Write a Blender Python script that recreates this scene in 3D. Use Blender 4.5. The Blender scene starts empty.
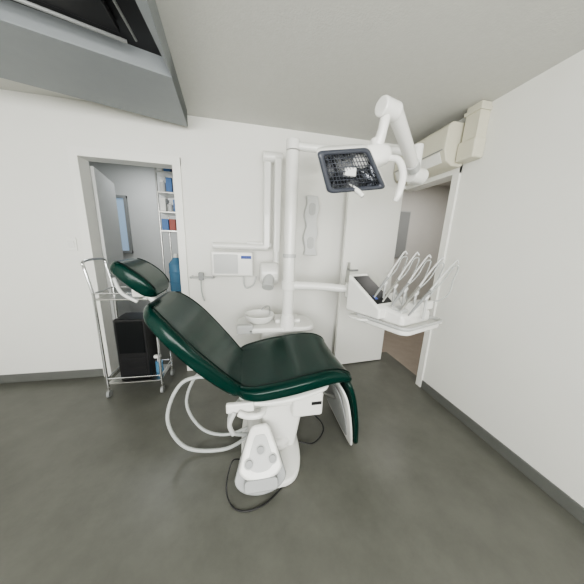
import bpy, bmesh, math, random
from mathutils import Matrix, Vector
random.seed(3)
S=bpy.context.scene
try:
    S.view_settings.look='AgX - Medium High Contrast'
except Exception:pass
# ---------------------------------------------------------------- materials
def mat(name,col,rough=.5,metal=0,noise=0,nscale=8,bump=0,bscale=200,coat=0,trans=0,spec=None,emit=None,col2=None):
    m=bpy.data.materials.new(name);m.use_nodes=True;nt=m.node_tree;b=nt.nodes['Principled BSDF']
    c=(*col,1)
    b.inputs['Base Color'].default_value=c;b.inputs['Roughness'].default_value=rough;b.inputs['Metallic'].default_value=metal
    b.inputs['Coat Weight'].default_value=coat;b.inputs['Transmission Weight'].default_value=trans
    if spec is not None:b.inputs['Specular IOR Level'].default_value=spec
    tc=nt.nodes.new('ShaderNodeTexCoord')
    n=nt.nodes.new('ShaderNodeTexNoise');n.inputs['Scale'].default_value=nscale;n.inputs['Detail'].default_value=8;n.inputs['Roughness'].default_value=.68
    nt.links.new(tc.outputs['Object'],n.inputs['Vector'])
    r=nt.nodes.new('ShaderNodeValToRGB')
    c2=col2 if col2 else tuple(x*(1-noise) for x in col)
    r.color_ramp.elements[0].color=(*c2,1);r.color_ramp.elements[1].color=c
    r.color_ramp.elements[0].position=.30;r.color_ramp.elements[1].position=.72
    nt.links.new(n.outputs['Fac'],r.inputs['Fac']);nt.links.new(r.outputs['Color'],b.inputs['Base Color'])
    if bump:
        n2=nt.nodes.new('ShaderNodeTexNoise');n2.inputs['Scale'].default_value=bscale;n2.inputs['Detail'].default_value=3
        nt.links.new(tc.outputs['Object'],n2.inputs['Vector'])
        bp=nt.nodes.new('ShaderNodeBump');bp.inputs['Strength'].default_value=bump;bp.inputs['Distance'].default_value=.002
        nt.links.new(n2.outputs['Fac'],bp.inputs['Height']);nt.links.new(bp.outputs['Normal'],b.inputs['Normal'])
    if emit:
        b.inputs['Emission Color'].default_value=(*emit[0],1);b.inputs['Emission Strength'].default_value=emit[1]
    return m
M=dict(
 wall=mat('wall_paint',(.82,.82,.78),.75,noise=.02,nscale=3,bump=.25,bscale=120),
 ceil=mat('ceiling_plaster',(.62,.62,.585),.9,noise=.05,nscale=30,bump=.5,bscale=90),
 floor=mat('vinyl_floor',(.140,.142,.124),.33,nscale=4,bump=.1,bscale=60,col2=(.100,.102,.088),spec=.5),
 skirt=mat('skirting_grey',(.15,.155,.145),.5,noise=.1),
 white=mat('white_plastic',(.80,.80,.77),.3,noise=.01,coat=.3),
 trimw=mat('trim_white',(.84,.84,.80),.4,noise=.02),
 cream=mat('cream_plastic',(.66,.64,.53),.4,noise=.02),
 green=mat('green_upholstery',(.001,.026,.019),.20,noise=.15,bump=.22,bscale=140,spec=.28),
 dgreen=mat('green_seam',(.001,.006,.005),.4,spec=.2),
 grey=mat('grey_plastic',(.30,.31,.31),.4,noise=.03),
 lgrey=mat('light_grey_plastic',(.52,.53,.52),.35,noise=.03),
 pale=mat('pale_grey_plastic',(.66,.67,.66),.35,noise=.03),
 hose=mat('grey_hose',(.45,.47,.46),.45),
 black=mat('black_plastic',(.012,.012,.013),.35),
 screen=mat('glass_screen',(.006,.007,.008),.35,spec=.25),
 chrome=mat('chrome',(.75,.76,.77),.18,metal=1),
 steel=mat('steel',(.55,.55,.53),.3,metal=1),
 reflector=mat('lamp_reflector',(.36,.37,.39),.18,metal=1,noise=.3,nscale=60,bump=.6,bscale=60),
 rimdark=mat('lamp_rim_dark',(.05,.055,.07),.3),
 beam=mat('beam_grey_paint',(.27,.29,.30),.5,noise=.06),
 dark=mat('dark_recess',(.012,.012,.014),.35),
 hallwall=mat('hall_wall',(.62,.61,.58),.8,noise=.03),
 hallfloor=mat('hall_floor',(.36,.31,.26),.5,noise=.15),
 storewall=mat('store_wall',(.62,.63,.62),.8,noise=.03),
 blue=mat('blue_bottle',(.16,.36,.55),.1,trans=.4),
 cblue=mat('carton_blue',(.10,.20,.42),.6),cred=mat('carton_red',(.38,.12,.10),.6),cyel=mat('carton_yellow',(.55,.45,.2),.6),
 glass=mat('window_glass_pane',(.30,.42,.55),.1,emit=((.5,.65,.85),.35)),
 label=mat('blue_label',(.03,.07,.30),.5),
)
# ---------------------------------------------------------------- helpers
def root(name,loc=(0,0,0)):
    e=bpy.data.objects.new(name,None);S.collection.objects.link(e);e.empty_display_size=.1;return e
def mk(name,bm,m,parent=None,smooth=True,bevel=0,seg=2,sub=0,ang=40):
    me=bpy.data.meshes.new(name);bmesh.ops.recalc_face_normals(bm,faces=bm.faces);bm.to_mesh(me);bm.free()
    ob=bpy.data.objects.new(name,me);S.collection.objects.link(ob);me.materials.append(M[m] if isinstance(m,str) else m)
    if smooth:
        for p in me.polygons:p.use_smooth=True
    if bevel:
        b=ob.modifiers.new('bevel','BEVEL');b.width=bevel;b.segments=seg;b.limit_method='ANGLE';b.angle_limit=math.radians(35);b.harden_normals=True
    if sub:
        s=ob.modifiers.new('sub','SUBSURF');s.levels=sub;s.render_levels=sub
    if parent:ob.parent=parent
    return ob
def box(name,a,b,m,parent=None,bevel=0,rot=None,seg=2):
    bm=bmesh.new();bmesh.ops.create_cube(bm,size=1)
    c=[(a[i]+b[i])/2 for i in range(3)];d=[abs(b[i]-a[i]) for i in range(3)]
    for v in bm.verts:
        v.co=Vector((v.co.x*d[0]+c[0],v.co.y*d[1]+c[1],v.co.z*d[2]+c[2]))
        if rot:v.co=rot[1]@(v.co-Vector(rot[0]))+Vector(rot[0])
    return mk(name,bm,m,parent,smooth=bool(bevel),bevel=bevel,seg=seg)
def cyl(name,p,q,r,m,parent=None,r2=None,n=32,bevel=0):
    p=Vector(p);q=Vector(q);d=q-p;bm=bmesh.new()
    bmesh.ops.create_cone(bm,cap_ends=True,segments=n,radius1=r,radius2=r if r2 is None else r2,depth=d.length)
    T=Matrix.Translation((p+q)/2)@d.to_track_quat('Z','Y').to_matrix().to_4x4()
    bmesh.ops.transform(bm,matrix=T,verts=bm.verts)
    return mk(name,bm,m,parent,smooth=True,bevel=bevel or min(r*.15,.004))
def tube(name,pts,r,m,parent=None,n=12,steps=8,smoothp=True):
    pts=[Vector(p) for p in pts];rs=r if isinstance(r,(list,tuple)) else [r]*len(pts)
    P=[];Rr=[]
    if smoothp and len(pts)>2:
        for i in range(len(pts)-1):
            p0=pts[max(i-1,0)];p1=pts[i];p2=pts[i+1];p3=pts[min(i+2,len(pts)-1)]
            for k in range(steps):
                t=k/steps
                P.append(.5*((2*p1)+(-p0+p2)*t+(2*p0-5*p1+4*p2-p3)*t*t+(-p0+3*p1-3*p2+p3)*t**3));Rr.append(rs[i]*(1-t)+rs[i+1]*t)
        P.append(pts[-1]);Rr.append(rs[-1])
    else:P=pts;Rr=list(rs)
    bm=bmesh.new();rings=[];up=None
    for i,p in enumerate(P):
        t=(P[min(i+1,len(P)-1)]-P[max(i-1,0)]).normalized()
        if up is None:
            up=Vector((0,0,1)) if abs(t.z)<.9 else Vector((1,0,0))
        up=(up-t*up.dot(t)).normalized();s=t.cross(up)
        rings.append([bm.verts.new(p+(up*math.cos(a)+s*math.sin(a))*Rr[i]) for a in [2*math.pi*j/n for j in range(n)]])
    for a,b in zip(rings,rings[1:]):
        for j in range(n):bm.faces.new((a[j],a[(j+1)%n],b[(j+1)%n],b[j]))
    bm.faces.new(rings[0]);bm.faces.new(rings[-1][::-1])
    return mk(name,bm,m,parent)
def prism(name,poly,ext,m,parent=None,bevel=0,seg=2):
    bm=bmesh.new();e=Vector(ext);a=[bm.verts.new(Vector(p)) for p in poly];b=[bm.verts.new(Vector(p)+e) for p in poly];n=len(poly)
    bm.faces.new(a);bm.faces.new(b[::-1])
    for i in range(n):bm.faces.new((a[i],a[(i+1)%n],b[(i+1)%n],b[i]))
    return mk(name,bm,m,parent,smooth=bool(bevel),bevel=bevel,seg=seg)
def rrect(cx,cy,w,h,r,n=6):
    o=[]
    for sx,sy,a0 in((1,1,0),(-1,1,90),(-1,-1,180),(1,-1,270)):
        for k in range(n+1):
            a=math.radians(a0+90*k/n);o.append((cx+sx*(w/2-r)+r*math.cos(a),cy+sy*(h/2-r)+r*math.sin(a)))
    return o
def cushion(name,path,yc,m,parent,n=48,exp=.42,endr=.05,steps=10,bolster=0.0,sink=0,seam=False):
    """path entries (x,z,halfwidth,halfthickness); swept superellipse, width along Y"""
    F=[]
    for i in range(len(path)-1):
        p0=path[max(i-1,0)];p1=path[i];p2=path[i+1];p3=path[min(i+2,len(path)-1)]
        for k in range(steps):
            t=k/steps
            F.append([.5*((2*p1[j])+(-p0[j]+p2[j])*t+(2*p0[j]-5*p1[j]+4*p2[j]-p3[j])*t*t+(-p0[j]+3*p1[j]-3*p2[j]+p3[j])*t**3) for j in range(4)])
    F.append(list(path[-1]))
    L=[0]
    for a,b in zip(F,F[1:]):L.append(L[-1]+math.hypot(b[0]-a[0],b[1]-a[1]))
    tot=L[-1]
    def at(s):
        for i in range(len(L)-1):
            if L[i+1]>=s-1e-9:
                t=(s-L[i])/max(L[i+1]-L[i],1e-9);return [F[i][j]*(1-t)+F[i+1][j]*t for j in range(4)]
        return F[-1]
    st=[endr*(1-math.cos(math.radians(a))) for a in (6,18,32,48,64,80,90)]
    mids=[endr+(tot-2*endr)*k/22 for k in range(1,22)]
    ss=st+mids+[tot-s for s in st[::-1]]
    bm=bmesh.new();rings=[];seams=[[],[]]
    for si,s in enumerate(ss):
        x,z,w,t=at(s);x2,z2,_,_=at(min(s+.01,tot));x1,z1,_,_=at(max(s-.01,0))
        d=Vector((x2-x1,0,z2-z1)).normalized();nn=Vector((-d.z,0,d.x))
        e=min(s,tot-s);f=1
        if e<endr:f=math.sqrt(max(0,1-(1-e/endr)**2))
        ww=(w-endr)+endr*f;tt=t*(.25+.75*f)
        def pt(ca,sa):
            sx=math.copysign(abs(ca)**exp,ca);sy=math.copysign(abs(sa)**(exp*1.3),sa);off=0
            if sy>0:off=bolster*(abs(sx)**4)*f-sink*(1-abs(sx)**2)*f
            return Vector((x,yc+ww*sx,z))+nn*(tt*sy+off*sy)
        rings.append([bm.verts.new(pt(math.cos(2*math.pi*k/n),math.sin(2*math.pi*k/n))) for k in range(n)])
        if seam and 4<=si<len(ss)-4:
            for q,ang in enumerate((48,132)):
                a=math.radians(ang);seams[q].append(pt(math.cos(a),math.sin(a))+nn*.0005)
    for a,b in zip(rings,rings[1:]):
        for j in range(n):bm.faces.new((a[j],a[(j+1)%n],b[(j+1)%n],b[j]))
    bm.faces.new(rings[0]);bm.faces.new(rings[-1][::-1])
    if seam:
        for q in(0,1):tube('%s_seam_%d'%(name,q),seams[q],.0032,'dgreen',parent,n=8,smoothp=False)
    return mk(name,bm,m,parent,sub=1)
# ---------------------------------------------------------------- camera
cam=bpy.data.objects.new('camera',bpy.data.cameras.new('camera'));S.collection.objects.link(cam);S.camera=cam
R=Matrix.Rotation(math.radians(-11.5),3,'Z')@Matrix.Rotation(math.radians(77.5),3,'X')@Matrix.Rotation(math.radians(2.14),3,'Z')
cam.location=(0,0,1.42);cam.rotation_euler=R.to_euler();cam.data.sensor_width=36;cam.data.lens=220/584*36;cam.data.clip_start=.02
# ---------------------------------------------------------------- room
XL,XR,YN,YB,H=-2.6,1.77,-1.8,2.38,2.49
XE=1.665   # end of back wall at the right doorway
box('floor',(XL-.1,YN-.1,-.1),(XR+.1,YB+.1,0),'floor')
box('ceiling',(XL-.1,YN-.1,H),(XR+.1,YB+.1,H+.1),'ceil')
DL,DR,DZ=-1.41,-.66,2.08
prism('wall_back',[(XL-.1,YB,0),(DL,YB,0),(DL,YB,DZ),(DR,YB,DZ),(DR,YB,0),(XE,YB,0),(XE,YB,2.06),(XR+.1,YB,2.06),(XR+.1,YB,H),(XL-.1,YB,H)],(0,.1,0),'wall')
RY0=1.78
prism('wall_right',[(XR,YN,0),(XR,RY0,0),(XR,RY0,2.06),(XR,YB,2.06),(XR,YB,H),(XR,YN,H)],(.1,0,0),'wall')
box('wall_left',(XL-.1,YN,0),(XL,YB,H),'wall')
WX0,WX1,WZ0,WZ1=-2.1,1.1,.9,2.2
w=root('wall_near')
box('wall_below',(XL,YN-.1,0),(XR,YN,WZ0),'wall',w);box('wall_above',(XL,YN-.1,WZ1),(XR,YN,H),'wall',w)
box('wall_side_a',(XL,YN-.1,WZ0),(WX0,YN,WZ1),'wall',w);box('wall_side_b',(WX1,YN-.1,WZ0),(XR,YN,WZ1),'wall',w)
w=root('window_1')
for i,x in enumerate((WX0,(WX0*2+WX1)/3,(WX0+2*WX1)/3,WX1)):
    box('mullion_%d'%i,(x-.03,YN-.08,WZ0),(x+.03,YN-.02,WZ1),'trimw',w,.004)
box('rail_top',(WX0,YN-.08,WZ1-.05),(WX1,YN-.02,WZ1),'trimw',w);box('rail_bottom',(WX0,YN-.08,WZ0),(WX1,YN-.02,WZ0+.05),'trimw',w)
box('baseboard_back',(XL,YB-.012,0),(DL-.06,YB,.085),'skirt',None,.003)
box('baseboard_back.001',(DR+.06,YB-.012,0),(XE-.03,YB,.085),'skirt',None,.003)
box('baseboard_right',(XR-.012,YN,0),(XR,RY0-.06,.085),'skirt',None,.003)
e=.008
t=root('trim_1')
box('jamb_left',(DL-.06,YB-.02,0),(DL+e,YB+.12,DZ+.06),'trimw',t)
box('jamb_right',(DR-e,YB-.02,0),(DR+.06,YB+.12,DZ+.06),'trimw',t)
box('head',(DL-.06,YB-.021,DZ-e),(DR+.06,YB+.121,DZ+.061),'trimw',t)
t=root('trim_2')
box('jamb_near',(XR-.02,RY0-.055,0),(XR+.12,RY0+e,2.12),'trimw',t)
box('jamb_far',(XE-.02,YB-.02,0),(XE+e,YB+.12,2.06),'trimw',t)
box('head',(XR-.021,RY0-.055,2.06-e),(XR+.121,YB-.001,2.121),'trimw',t)
d=root('door_1')
rt=((XE-.01,2.31,0),Matrix.Rotation(math.radians(5),3,'Z'))
box('leaf',(1.0,2.29,.01),(XE-.01,2.33,2.045),'trimw',d,.003,rt)
box('handle_plate',(1.045,2.278,1.02),(1.085,2.295,1.24),'steel',d,.003,rt)
tube('handle_lever',[(1.065,2.25,1.16),(1.065,2.18,1.16),(1.075,2.175,1.16),(1.16,2.185,1.16)],.010,'grey',d)
# hall beyond right doorway
box('wall_hall_far',(3.6,1.0,0),(3.7,3.7,2.6),'hallwall');box('wall_hall_end',(1.6,3.6,0),(3.6,3.7,2.6),'hallwall')
box('wall_hall_side',(XR+.13,.9,0),(3.7,1.0,2.6),'hallwall')
box('wall_hall_return',(1.58,2.505,0),(1.64,3.6,2.6),'hallwall')
box('ceiling_hall',(XR+.1,.9,2.5),(3.7,3.7,2.6),'hallwall');box('floor_hall',(XR+.1,.9,-.1),(3.7,3.7,0),'hallfloor')
box('ceiling_hall.001',(1.58,YB+.1,2.5),(XR+.1,3.7,2.6),'hallwall');box('floor_hall.001',(1.58,YB+.1,-.1),(XR+.1,3.7,0),'hallfloor')
box('baseboard_hall',(1.64,3.585,0),(3.6,3.6,.08),'trimw')
g=root('wall_mirror');box('glass',(2.48,3.57,1.24),(2.78,3.59,2.02),'grey',g,.004);box('frame',(2.46,3.585,1.22),(2.80,3.6,2.04),'lgrey',g)
# store room beyond left doorway
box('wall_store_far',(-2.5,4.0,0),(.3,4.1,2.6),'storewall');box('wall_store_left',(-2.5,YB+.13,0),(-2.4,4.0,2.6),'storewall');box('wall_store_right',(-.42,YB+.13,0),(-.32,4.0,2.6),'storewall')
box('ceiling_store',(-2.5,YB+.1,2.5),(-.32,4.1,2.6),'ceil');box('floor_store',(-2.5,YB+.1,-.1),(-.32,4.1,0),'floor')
d=root('door_2')
rt=((DL+.02,2.52,0),Matrix.Rotation(math.radians(105.5),3,'Z'))
box('leaf',(DL+.02,2.51,.01),(DL+.76,2.55,2.04),'lgrey',d,.003,rt)
w=root('window_2')
box('pane',(-2.0,3.985,1.2),(-1.84,3.995,2.0),'glass',w)
for nm,a,b in(('left',(-2.04,3.96,1.17),(-2.0,4.0,2.03)),('right',(-1.84,3.96,1.17),(-1.80,4.0,2.03)),('top',(-2.04,3.955,1.99),(-1.80,4.0,2.03)),('bottom',(-2.04,3.955,1.17),(-1.80,4.0,1.21))):
    box('frame_'+nm,a,b,'grey',w,.003)
s=root('storage_shelf')
for i,z in enumerate((1.50,1.72,1.94,2.16)):
    box('shelf_%d'%i,(-1.05,3.02,z),(-.70,3.35,z+.02),'steel',s,.003)
for i,(x,y) in enumerate(((-1.04,3.03),(-.72,3.03),(-1.04,3.34),(-.72,3.34))):
    cyl('post_%d'%i,(x,y,0),(x,y,2.35),.01,'steel',s)
box('shelf_low',(-1.05,3.02,.4),(-.70,3.35,.42),'steel',s,.003);box('shelf_mid',(-1.05,3.02,.72),(-.70,3.35,.74),'steel',s,.003)
k=0
cs=['lgrey','cblue','white','cyel','white','cblue','cred','white','cblue','white','lgrey','cblue','white']
for z in(.42,1.52,1.74,1.96,2.18):
    x=-1.03
    while x<-.76:
        wd=random.uniform(.045,.075);h=random.uniform(.10,.17)
        if k%3==1:
            cyl('bottle_%d'%k,(x+wd/2,3.08,z),(x+wd/2,3.08,z+h*.8),wd/2,cs[k%len(cs)],s);cyl('cap_%d'%k,(x+wd/2,3.08,z+h*.8),(x+wd/2,3.08,z+h),wd*.22,'white',s)
        else:box('box_%d'%k,(x,3.05,z),(x+wd,3.2,z+h),cs[k%len(cs)],s,.004)
        k+=1;x+=wd+.010
b=root('water_bottle')
cyl('body',(-.93,3.15,.742),(-.93,3.15,1.10),.09,'blue',b);cyl('shoulder',(-.93,3.15,1.10),(-.93,3.15,1.18),.09,'blue',b,r2=.03);cyl('neck',(-.93,3.15,1.18),(-.93,3.15,1.23),.03,'white',b)
cyl('ridge_1',(-.93,3.15,.85),(-.93,3.15,.87),.094,'blue',b);cyl('ridge_2',(-.93,3.15,.98),(-.93,3.15,1.0),.094,'blue',b)
l=root('light_switch');box('plate',(-1.60,YB-.012,1.28),(-1.52,YB,1.40),'trimw',l,.004);box('rocker',(-1.585,YB-.018,1.31),(-1.535,YB-.01,1.37),'white',l,.003)
# ---------------------------------------------------------------- roof hatch
h=root('ceiling_hatch')
prism('soffit_far',[(-.50,2.29,2.36),(-2.55,1.61,2.36),(-2.55,1.03,2.36),(-.44,1.68,2.36)],(0,0,.129),'beam',h,.004)
prism('soffit_side',[(-.50,2.29,2.361),(-.44,1.68,2.361),(-.45,.6,2.361),(-.335,.6,2.361)],(0,0,.128),'beam',h)
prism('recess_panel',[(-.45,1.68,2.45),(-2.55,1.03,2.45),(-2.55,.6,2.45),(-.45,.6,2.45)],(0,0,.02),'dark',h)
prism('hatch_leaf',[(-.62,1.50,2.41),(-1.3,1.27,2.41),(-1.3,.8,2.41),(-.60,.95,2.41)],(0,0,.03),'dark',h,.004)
tube('hatch_rail',[(-.60,1.52,2.395),(-1.35,1.27,2.395)],.008,'grey',h,smoothp=False)
tube('hatch_rail.001',[(-.55,1.50,2.395),(-.55,.7,2.395)],.006,'grey',h,smoothp=False)
# ---------------------------------------------------------------- dental chair
YC=1.40
c=root('dental_chair')
cushion('backrest',[(-.54,1.065,.20,.035),(-.47,1.005,.265,.045),(-.38,.912,.305,.048),(-.28,.795,.31,.048),(-.17,.665,.285,.048),(-.09,.575,.255,.045),(-.02,.525,.24,.042)],YC,'green',c,endr=.07,bolster=.018,sink=.008,seam=True)
cushion('seat',[(-.10,.565,.26,.035),(.02,.560,.33,.050),(.18,.585,.35,.054),(.36,.614,.345,.054),(.50,.630,.33,.050),(.595,.612,.315,.04),(.635,.55,.30,.03)],YC+.02,'green',c,endr=.08,bolster=.010,sink=.014,seam=True)
cushion('headrest',[(-.69,1.285,.12,.03),(-.62,1.238,.145,.042),(-.55,1.175,.145,.045),(-.495,1.11,.12,.03)],YC-.03,'green',c,endr=.05,bolster=.014,seam=True)
cushion('legrest',[(.61,.59,.28,.022),(.655,.47,.29,.026),(.70,.27,.28,.026),(.745,.03,.24,.022)],YC,'green',c,endr=.05)
cushion('backrest_shell',[(-.53,.995,.13,.02),(-.44,.90,.19,.022),(-.31,.75,.21,.022),(-.17,.59,.2,.022),(-.08,.50,.2,.022)],YC,'white',c,endr=.04)
cushion('legrest_shell',[(.575,.54,.28,.012),(.615,.44,.295,.014),(.66,.25,.285,.014),(.708,.025,.24,.012)],YC,'white',c,endr=.05)
cushion('legrest_pad_back',[(.575,.48,.23,.008),(.60,.40,.245,.008),(.645,.24,.24,.008),(.683,.08,.20,.008)],YC,'grey',c,endr=.04)
cushion('seat_shell',[(-.06,.49,.24,.02),(.10,.495,.29,.025),(.30,.52,.30,.025),(.50,.555,.27,.02)],YC,'white',c,endr=.05)
tube('headrest_bar',[(-.62,YC,1.19),(-.59,YC,1.11),(-.53,YC,1.03),(-.45,YC,.92)],.018,'white',c)
box('headrest_knob',(-.64,YC-.06,1.09),(-.58,YC+.06,1.15),'white',c,.01)
tube('headrest_lever',[(-.68,1.28,1.21),(-.64,1.25,1.14),(-.57,1.25,1.09)],.010,'lgrey',c)
box('lift_head',(.02,1.20,.39),(.42,1.60,.49),'white',c,.02,seg=4)
box('side_box',(.27,1.16,.33),(.47,1.36,.50),'white',c,.018,seg=4)
box('side_label',(.39,1.155,.42),(.455,1.162,.44),'black',c)
prism('lift_column',[(.05,1.22,.04),(.31,1.22,.04),(.38,1.24,.44),(.10,1.24,.44)],(0,.28,0),'white',c,.03,seg=4)
pl=[]
for i in range(40):
    a=2*math.pi*i/40;ca,sa=math.cos(a),math.sin(a);pl.append((.145+.20*math.copysign(abs(ca)**.6,ca),1.36+.36*math.copysign(abs(sa)**.7,sa),.0))
prism('base_plate',pl,(0,0,.045),'white',c,.015,seg=4)
pl=[(x*.8+.03,(y-1.36)*.60+1.40,.044) for x,y,z in pl]
prism('base_plinth',pl,(0,0,.09),'white',c,.04,seg=5)
tube('seat_hinge',[(-.06,1.10,.47),(.0,1.10,.44),(.08,1.12,.44),(.10,1.3,.44)],.018,'white',c)
box('hinge_bracket',(-.13,1.12,.45),(.03,1.15,.51),'white',c,.01,seg=3)
tube('release_lever',[(-.08,1.12,.46),(-.11,1.10,.40),(-.09,1.10,.33)],.013,'lgrey',c)
tube('leg_strut',[(.30,1.30,.50),(.45,1.28,.44),(.60,1.28,.36)],.014,'steel',c)
tube('suction_hose_1',[(-.05,1.45,.46),(-.22,1.40,.52),(-.42,1.36,.52),(-.52,1.34,.28),(-.42,1.32,.06),(-.18,1.3,.02),(-.02,1.34,.05),(.06,1.36,.1)],.012,'hose',c)
tube('suction_hose_2',[(-.05,1.5,.46),(-.20,1.5,.50),(-.36,1.5,.48),(-.44,1.48,.27),(-.34,1.45,.07),(-.16,1.42,.02),(.04,1.42,.08)],.011,'hose',c)
tube('suction_hose_3',[(-.04,1.25,.46),(-.12,1.24,.34),(-.10,1.24,.2),(.06,1.3,.12)],.012,'hose',c)
tube('supply_cable',[(.20,1.3,.40),(.42,1.22,.30),(.50,1.2,.18),(.44,1.24,.03),(.3,1.3,.03)],.005,'black',c)
# ---------------------------------------------------------------- foot control
f=root('foot_control')
base=[]
for i in range(25):
    a=math.pi+math.pi*i/24;base.append((.15*math.cos(a),.0+.085*math.sin(a)))
base+=[(.12,.10),(.075,.22),(.05,.25),(-.05,.25),(-.075,.22),(-.12,.10)]
T=Matrix.Translation((.065,1.045,.068))@Matrix.Rotation(math.radians(50),4,'X')
def fp(name,poly,z0,h,m,bev):
    q=[T@Vector((x,y,z0)) for x,y in poly];ee=T.to_3x3()@Vector((0,0,h));return prism(name,q,ee,m,f,bev,4)
fp('tray',base,-.01,.03,'grey',.008)
fp('cover',[(x*.84,y*.86+.055) for x,y in base],.018,.045,'white',.018)
fp('recess',[(x*.5,y*.55+.075) for x,y in base],.061,.005,'lgrey',.002)
for i,(x,y) in enumerate(((-.068,.075),(.0,.135),(.068,.085))):
    a=T@Vector((x,y,.062));b_=T@Vector((x,y,.078));cyl('button_%d'%i,a,b_,.021,'grey',f);cyl('button_ring_%d'%i,a,a+(b_-a)*.4,.029,'lgrey',f)
fp('pedal',rrect(-.0,-.03,.19,.06,.02),.035,.03,'grey',.006)
tube('cable',[(-.05,1.12,.12),(-.10,1.08,.16),(-.13,1.02,.05),(-.09,.95,.008),(-.01,.92,.006),(.09,.94,.006),(.18,1.0,.006),(.27,1.06,.006)],.004,'black',f)
# ---------------------------------------------------------------- cuspidor unit + column + arms
u=root('cuspidor_unit')
CX,CY=.345,1.86
box('cabinet',(.12,1.88,.06),(.50,2.2,.64),'white',u,.03,seg=4)
box('plinth',(.15,1.90,.0),(.47,2.17,.07),'grey',u,.01)
pr=rrect(.25,1.98,.72,.36,.12)
prism('counter',[(x,y,.64) for x,y in pr],(0,0,.05),'white',u,.018,seg=4)
bm=bmesh.new();prof=[(.02,.0),(.07,.005),(.105,.03),(.125,.07),(.135,.075),(.14,.07),(.12,.02),(.09,-.01),(.03,-.012)]
rings=[[bm.verts.new((.10+r*math.cos(a),1.97+r*math.sin(a),.70+z)) for a in [2*math.pi*j/40 for j in range(40)]] for r,z in prof]
for a,b_ in zip(rings,rings[1:]):
    for j in range(40):bm.faces.new((a[j],a[(j+1)%40],b_[(j+1)%40],b_[j]))
mk('bowl',bm,'white',u,sub=1)
tube('rinse_spout',[(.20,2.02,.69),(.20,2.02,.80),(.18,2.01,.83),(.14,1.99,.82),(.12,1.98,.80)],.008,'chrome',u)
box('cup_stand',(.24,1.9,.69),(.48,2.08,.73),'white',u,.015,seg=3)
box('assistant_holder',(-.10,1.80,.64),(.04,1.86,.72),'lgrey',u,.012,seg=3)
cyl('column_foot',(CX,CY,.66),(CX,CY,.80),.075,'white',u,r2=.055)
cyl('column',(CX,CY,.70),(CX,CY,2.11),.050,'white',u)
cyl('column_collar',(CX,CY,1.02),(CX,CY,1.10),.062,'white',u,bevel=.008);cyl('column_collar.001',(CX,CY,1.30),(CX,CY,1.33),.056,'lgrey',u)
tube('delivery_arm',[(CX,CY,1.06),(.62,1.80,1.06),(.86,1.72,1.05)],[.04,.036,.034],'white',u)
cyl('delivery_arm_joint',(.86,1.72,.98),(.86,1.72,1.10),.045,'white',u,bevel=.01)
# ---------------------------------------------------------------- lamp
l=root('dental_operating_lamp')
cyl('pole_top',(CX,CY,2.115),(CX,CY,2.19),.055,'white',l,bevel=.01)
tube('swing_arm',[(CX,CY,2.15),(.7,1.76,2.12),(1.15,1.52,2.08)],.030,'white',l)
cyl('knuckle_pin',(1.15,1.50,1.86),(1.15,1.50,2.11),.036,'white',l,bevel=.008)
cyl('knuckle_disc',(1.09,1.46,1.91),(1.21,1.49,1.91),.052,'white',l,bevel=.01)
tube('spring_arm',[(1.15,1.48,1.91),(.93,1.30,1.99),(.69,1.11,2.07)],[.032,.036,.036],'white',l)
cyl('spring_collar',(1.09,1.43,1.932),(1.04,1.39,1.95),.040,'lgrey',l)
cyl('elbow_disc',(.615,1.10,2.065),(.72,1.13,2.065),.042,'white',l,bevel=.01)
cyl('elbow_cap',(.72,1.13,2.065),(.735,1.134,2.065),.026,'lgrey',l)
tube('drop_arm',[(.655,1.11,2.06),(.65,1.12,1.98),(.645,1.15,1.90)],[.026,.023,.03],'white',l)
cyl('swivel',(.645,1.15,1.90),(.645,1.15,1.95),.034,'white',l,bevel=.008)
F=[Vector((.300,1.05,1.822)),Vector((.555,1.06,1.868)),Vector((.71,1.12,1.715)),Vector((.382,1.10,1.662))]
fc=sum(F,Vector())/4
nrm=(F[1]-F[0]).cross(F[3]-F[0]).normalized()
if nrm.y<0:nrm=-nrm
back=nrm*.9+Vector((.35,0,.40));back.normalize()
def ringq(scale,off,r=.11,n=7):
    o=[]
    for i in range(4):
        p=F[i];pp=F[i-1];pn=F[(i+1)%4]
        a=p+(pp-p)*r;b_=p+(pn-p)*r
        for k in range(n):
            t=k/(n-1);o.append((1-t)**2*a+2*t*(1-t)*p+t*t*b_)
    return [fc+(q-fc)*scale+off for q in o]
def loft(name,rs,m,parent,cap0=False,cap1=True):
    bm=bmesh.new();V=[[bm.verts.new(p) for p in r] for r in rs];n=len(V[0])
    for a,b_ in zip(V,V[1:]):
        for j in range(n):bm.faces.new((a[j],a[(j+1)%n],b_[(j+1)%n],b_[j]))
    if cap0:bm.faces.new(V[0])
    if cap1:bm.faces.new(V[-1][::-1])
    return mk(name,bm,m,parent)
loft('head_shell',[ringq(.98,back*0.0),ringq(1.03,back*.01),ringq(1.02,back*.05),ringq(.90,back*.11),ringq(.7,back*.16),ringq(.4,back*.185)],'white',l)
loft('head_rim',[ringq(.80,back*.012),ringq(.82,-back*.008),ringq(.97,-back*.008),ringq(1.0,back*.004),ringq(.99,back*.02)],'rimdark',l,cap1=False)
loft('reflector',[ringq(.82,back*.0),ringq(.7,back*.05),ringq(.4,back*.075),ringq(.1,back*.08)],'reflector',l)
box('bulb_holder',(fc.x-.03,fc.y+.0,fc.z-.02),(fc.x+.03,fc.y+.03,fc.z+.02),'pale',l,.006)
for i in range(1,14):
    t=i/14;a=F[0].lerp(F[1],t);b_=F[3].lerp(F[2],t);a2=fc+(a-fc)*.8+back*.004;b2=fc+(b_-fc)*.8+back*.004
    tube('grille_v_%d'%i,[a2,b2],.0018,'rimdark',l,n=6,smoothp=False)
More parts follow.
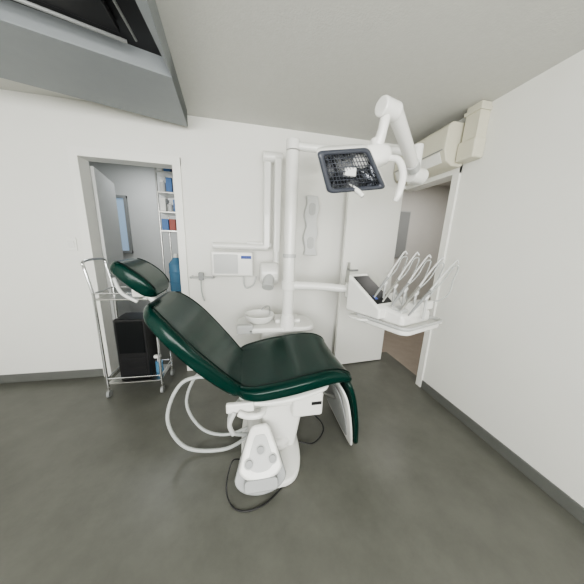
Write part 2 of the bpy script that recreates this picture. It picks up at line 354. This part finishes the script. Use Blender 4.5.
for i in range(1,8):
    t=i/8;a=F[0].lerp(F[3],t);b_=F[1].lerp(F[2],t);a2=fc+(a-fc)*.8+back*.004;b2=fc+(b_-fc)*.8+back*.004
    tube('grille_h_%d'%i,[a2,b2],.0018,'rimdark',l,n=6,smoothp=False)
bm=bmesh.new();bmesh.ops.create_icosphere(bm,subdivisions=4,radius=1)
for v in bm.verts:
    co=v.co;v.co=Vector((math.copysign(abs(co.x)**.75,co.x)*.115,math.copysign(abs(co.y)**.75,co.y)*.07,math.copysign(abs(co.z)**.75,co.z)*.055))
bmesh.ops.transform(bm,matrix=Matrix.Translation((.62,1.17,1.868))@Matrix.Rotation(math.radians(-12),4,'Y'),verts=bm.verts)
mk('head_housing',bm,'white',l)
tube('handle_right',[(.67,1.17,1.86),(.74,1.11,1.855),(.765,1.08,1.78),(.75,1.07,1.69),(.74,1.08,1.65)],[.014,.016,.018,.018,.012],'white',l)
tube('handle_left',[(.50,1.14,1.72),(.54,1.10,1.685),(.56,1.08,1.66)],[.012,.013,.012],'white',l)
# ---------------------------------------------------------------- delivery unit
dv=root('dental_delivery_unit')
O=Vector((1.03,1.20,0));A=Vector((.945,.327,0));B=Vector((-.427,.92,0)).normalized();Z=Vector((0,0,1))
def W(a,b,z):return O+A*a+B*b+Z*z
def dbox(name,a0,a1,b0,b1,z0,z1,m,bev=.008,zslope=0):
    bm=bmesh.new();vs=[]
    for (a,b_) in((a0,b0),(a1,b0),(a1,b1),(a0,b1)):
        vs.append((bm.verts.new(W(a,b_,z0)),bm.verts.new(W(a,b_,z1+zslope*(b_-b0)))))
    bm.faces.new([v[0] for v in vs][::-1]);bm.faces.new([v[1] for v in vs])
    for i in range(4):j=(i+1)%4;bm.faces.new((vs[i][0],vs[j][0],vs[j][1],vs[i][1]))
    return mk(name,bm,m,dv,bevel=bev,seg=4)
tr=rrect(.21,.20,.46,.42,.06)
prism('tray_base',[W(a,b_,.835) for a,b_ in tr],Z*.04,'white',dv,.012,seg=4)
tr=rrect(.21,.20,.47,.43,.06)
bm=bmesh.new()
V=[[bm.verts.new(W(.21+(a-.21)*s,.20+(b_-.20)*s,z)) for a,b_ in tr] for s,z in((1.0,.873),(1.03,.885),(1.03,.898),(.98,.898),(.97,.875))]
for a,b_ in zip(V,V[1:]):
    for j in range(len(a)):bm.faces.new((a[j],a[(j+1)%len(a)],b_[(j+1)%len(a)],b_[j]))
mk('tray_rim',bm,'lgrey',dv)
tr=rrect(-.02,.36,.13,.16,.05)
prism('tray_tongue',[W(a,b_,.86) for a,b_ in tr],Z*.02,'white',dv,.008,seg=3)
dbox('body',.03,.38,.05,.38,.87,.96,'white',.025,.25)
def wedge(name,a0,a1,b0,b1,zb,zf,zk,m,bev):
    bm=bmesh.new();v=[bm.verts.new(W(*p)) for p in((a0,b0,zb),(a1,b0,zb),(a1,b1,zb),(a0,b1,zb),(a0,b0,zf),(a1,b0,zf),(a1,b1,zk),(a0,b1,zk))]
    for q in((0,1,2,3),(4,5,6,7),(0,1,5,4),(1,2,6,5),(2,3,7,6),(3,0,4,7)):bm.faces.new([v[i] for i in q])
    return mk(name,bm,m,dv,bevel=bev,seg=4)
wedge('screen_housing',-.04,.17,.18,.49,.90,.98,1.20,'white',.018)
sl=(1.20-.98)/.31
def plate(name,a0,a1,b0,b1,h,m,lift=.0):
    zz=lambda b_:.98+sl*(b_-.18)+lift
    q=[W(a0,b0,zz(b0)),W(a1,b0,zz(b0)),W(a1,b1,zz(b1)),W(a0,b1,zz(b1))]
    return prism(name,q,Z*h,m,dv,.002)
plate('screen',-.02,.15,.22,.455,.006,'screen')
plate('screen_icon_1',.0,.03,.25,.28,.0075,'label')
dbox('keypad',.05,.13,.08,.15,.955,.99,'lgrey',.006,.2)
dbox('instrument_bridge',.17,.42,.06,.14,.96,1.03,'white',.014)
Ss=[(.93,1.44,1.07),(.97,1.39,1.05),(1.01,1.34,1.03),(1.05,1.29,1.01),(1.09,1.25,.99)]
Ts=[(1.17,1.50,1.39),(1.25,1.47,1.385),(1.33,1.44,1.37),(1.41,1.40,1.355),(1.50,1.36,1.34)]
for i,(s,t) in enumerate(zip(Ss,Ts)):
    s=Vector(s);t=Vector(t);v=t-s
    tube('handpiece_%d'%i,[s-v*.06,s+v*.06,s+v*.18,s+v*.40],[.005,.009,.011,.009],'steel' if i%2 else 'grey',dv)
    tube('holder_%d'%i,[s+v*.28-Z*.02,s+v*.37-Z*.022],.015,'pale',dv,smoothp=False)
    tube('whip_arm_%d'%i,[s+v*.38,s+v*.6+Z*.012,s+v*.88+Z*.010,t,t+Vector((.02,0,-.02))],[.008,.0065,.006,.006,.005],'pale',dv)
    tube('hose_%d'%i,[s+v*.38-Z*.01,s+v*.7-Z*.045,t-Vector((.02,0,.05)),t+Vector((.025,0,-.05)),t+Vector((.0,0,-.15)),t+Vector((-.06,-.02,-.27)),W(.22+.04*i,.16,.96)],.005,'hose',dv)
    q=s+v*.33;cyl('holder_foot_%d'%i,q-Z*.02,Vector((q.x,q.y,.92)),.009,'lgrey',dv)
tube('arm_lower',[(.885,1.67,1.0),(.96,1.58,.93),(1.02,1.50,.86)],[.034,.034,.032],'white',dv)
cyl('swivel',(1.04,1.46,.80),(1.04,1.46,.85),.05,'white',dv,bevel=.01)
tube('side_handle',[W(.44,.02,.86),W(.50,.05,.85),W(.50,.34,.85),W(.44,.38,.86)],.010,'white',dv)
# ---------------------------------------------------------------- xray unit on wall
x=root('dental_xray_unit')
box('folded_arm_1',(.150,YB-.13,1.36),(.220,YB-.06,2.20),'white',x,.018,seg=4)
box('folded_arm_2',(.245,YB-.18,1.32),(.315,YB-.11,2.18),'white',x,.018,seg=4)
cyl('arm_joint',(.14,YB-.12,2.19),(.325,YB-.12,2.19),.045,'white',x,bevel=.01)
box('wall_bracket',(-.02,YB-.07,1.36),(.24,YB,1.42),'white',x,.012,seg=3)
cyl('swing_bar',(-.34,YB-.08,1.37),(.20,YB-.10,1.37),.032,'white',x,bevel=.01)
box('generator_box',(-.36,YB-.11,1.07),(.05,YB,1.32),'white',x,.02,seg=4)
box('box_panel',(-.33,YB-.114,1.10),(-.10,YB-.108,1.29),'lgrey',x,.004)
box('box_label',(-.07,YB-.114,1.25),(.03,YB-.109,1.28),'label',x)
cyl('tube_head',(.11,YB-.18,1.12),(.30,YB-.18,1.12),.11,'white',x,bevel=.03)
cyl('tube_neck',(.28,YB-.15,1.18),(.28,YB-.15,1.34),.034,'white',x)
cyl('cone',(.20,YB-.24,1.10),(.18,YB-.33,1.0),.055,'lgrey',x)
tube('xray_cable',[(-.05,YB-.05,1.07),(-.03,YB-.07,.95),(.05,YB-.09,.98),(.08,YB-.08,1.07)],.008,'lgrey',x)
t=root('towel_rail')
tube('bar',[(-.57,YB-.05,1.05),(-.34,YB-.05,1.05)],.010,'lgrey',t,smoothp=False)
for xx in(-.56,-.36):cyl('bracket_%.2f'%xx,(xx,YB-.055,1.05),(xx,YB,1.05),.014,'steel',t)
box('clip',(-.49,YB-.065,1.02),(-.44,YB-.03,1.10),'grey',t,.006)
tube('drop_tube',[(-.47,YB-.05,1.03),(-.47,YB-.04,.9),(-.45,YB-.03,.8)],.006,'hose',t)
m_=root('cup_dispenser')
zs=[1.30+.60*i/60 for i in range(61)]
wv=lambda z:.012*math.sin((z-1.3)*2*math.pi/.24)
poly=[(.585+wv(z),YB-.07,z) for z in zs]+[(.715+wv(z+.06),YB-.07,z) for z in zs[::-1]]
prism('wavy_cover',poly,(0,.07,0),'pale',m_,.010,3)
prism('upper_opening',[(a,YB-.074,b_) for a,b_ in rrect(.65,1.77,.07,.12,.03)],(0,.01,0),'lgrey',m_,.002)
prism('lower_opening',[(a,YB-.074,b_) for a,b_ in rrect(.65,1.43,.07,.12,.03)],(0,.01,0),'lgrey',m_,.002)
# ---------------------------------------------------------------- air conditioner
a=root('air_conditioner')
Y0,Y1=1.71,2.36
prof=[(1.745,2.09),(1.768,2.13),(1.768,2.41),(1.60,2.41),(1.565,2.38),(1.555,2.20),(1.59,2.12),(1.65,2.09)]
prism('body',[(px,Y0,pz) for px,pz in prof],(0,Y1-Y0,0),'cream',a,.010,seg=3)
prism('louver',[(1.552,Y0+.04,2.195),(1.588,Y0+.04,2.12),(1.583,Y0+.04,2.116),(1.546,Y0+.04,2.193)],(0,Y1-Y0-.08,0),'trimw',a,.002)
box('front_seam',(1.550,Y0+.02,2.203),(1.562,Y1-.02,2.211),'grey',a)
for i in range(5):box('intake_%d'%i,(1.62+i*.025,Y0+.04,2.408),(1.63+i*.025,Y1-.04,2.413),'grey',a)
a=root('pipe_cover')
box('duct',(1.68,1.57,2.16),(1.768,1.685,H-.003),'cream',a);box('duct_elbow',(1.665,1.555,2.11),(1.767,1.705,2.25),'cream',a,.012,seg=3);box('duct_collar',(1.67,1.56,2.43),(1.767,1.695,2.455),'cream',a)
# ---------------------------------------------------------------- trolley
t=root('instrument_trolley')
TX0,TX1,TY0,TY1=-1.24,-.80,2.02,2.30
for i,(px,py) in enumerate(((TX0,TY0),(TX1,TY0),(TX0,TY1),(TX1,TY1))):
    cyl('post_%d'%i,(px,py,.10),(px,py,.97),.011,'chrome',t)
    cyl('caster_stem_%d'%i,(px,py,.06),(px,py,.11),.008,'steel',t)
    cyl('caster_wheel_%d'%i,(px-.012,py,.032),(px+.012,py,.032),.032,'grey',t)
for i,z in enumerate((.12,.90)):
    box('shelf_%d'%i,(TX0,TY0,z),(TX1,TY1,z+.012),'steel',t,.003)
    for nm,q in(('rail_f',((TX0,TY0),(TX1,TY0))),('rail_b',((TX0,TY1),(TX1,TY1))),('rail_l',((TX0,TY0),(TX0,TY1))),('rail_r',((TX1,TY0),(TX1,TY1)))):
        cyl('%s_%d'%(nm,i),(*q[0],z+.06),(*q[1],z+.06),.006,'chrome',t)
tube('push_handle',[(TX0,TY0,.95),(TX0-.03,TY0,1.15),(TX0-.04,TY0+.02,1.22),(TX0-.04,TY1-.02,1.22),(TX0-.03,TY1,1.15),(TX0,TY1,.95)],.011,'chrome',t)
b=root('compressor_cabinet')
box('body',(-1.15,2.05,.135),(-.90,2.27,.72),'black',b,.012,seg=3);box('front_panel',(-1.13,2.044,.40),(-.92,2.052,.70),'screen',b,.004);box('vent',(-1.13,2.044,.17),(-.92,2.052,.36),'dark',b,.003)
for i in range(5):box('slat_%d'%i,(-1.12,2.04,.19+i*.033),(-.93,2.046,.20+i*.033),'black',b)
b=root('steel_container');cyl('body',(-.90,2.14,.913),(-.90,2.14,1.0),.06,'steel',b);cyl('lid',(-.90,2.14,1.0),(-.90,2.14,1.012),.064,'steel',b);cyl('knob',(-.90,2.14,1.01),(-.90,2.14,1.035),.012,'black',b)
b=root('spray_bottle');cyl('body',(-.845,2.12,.133),(-.845,2.12,.27),.033,'blue',b);cyl('neck',(-.845,2.12,.27),(-.845,2.12,.31),.014,'white',b);box('head',(-.885,2.105,.305),(-.825,2.135,.335),'white',b,.006)
# ---------------------------------------------------------------- lights
def area(name,loc,rot,sx,sy,p,col=(1,1,1)):
    L=bpy.data.lights.new(name,'AREA');L.shape='RECTANGLE';L.size=sx;L.size_y=sy;L.energy=p;L.color=col
    o=bpy.data.objects.new(name,L);S.collection.objects.link(o);o.location=loc;o.rotation_euler=rot;return o
area('daylight_window',((WX0+WX1)/2,YN-.12,(WZ0+WZ1)/2),(math.radians(90),0,0),WX1-WX0,WZ1-WZ0,185,(1,.99,.96))
area('store_fill_light',(-1.4,3.3,2.48),(0,0,0),.6,.6,10,(.95,.98,1))  # added fill that brightens the store room, not a known fixture
area('hall_fill_light',(2.7,2.6,2.48),(0,0,0),.5,.5,16,(1,.97,.93))  # unseen fill lamp, added to set the hall brightness behind the doorway
W_=bpy.data.worlds.new('world');S.world=W_;W_.use_nodes=True;W_.node_tree.nodes['Background'].inputs[0].default_value=(.85,.93,1,1);W_.node_tree.nodes['Background'].inputs[1].default_value=1
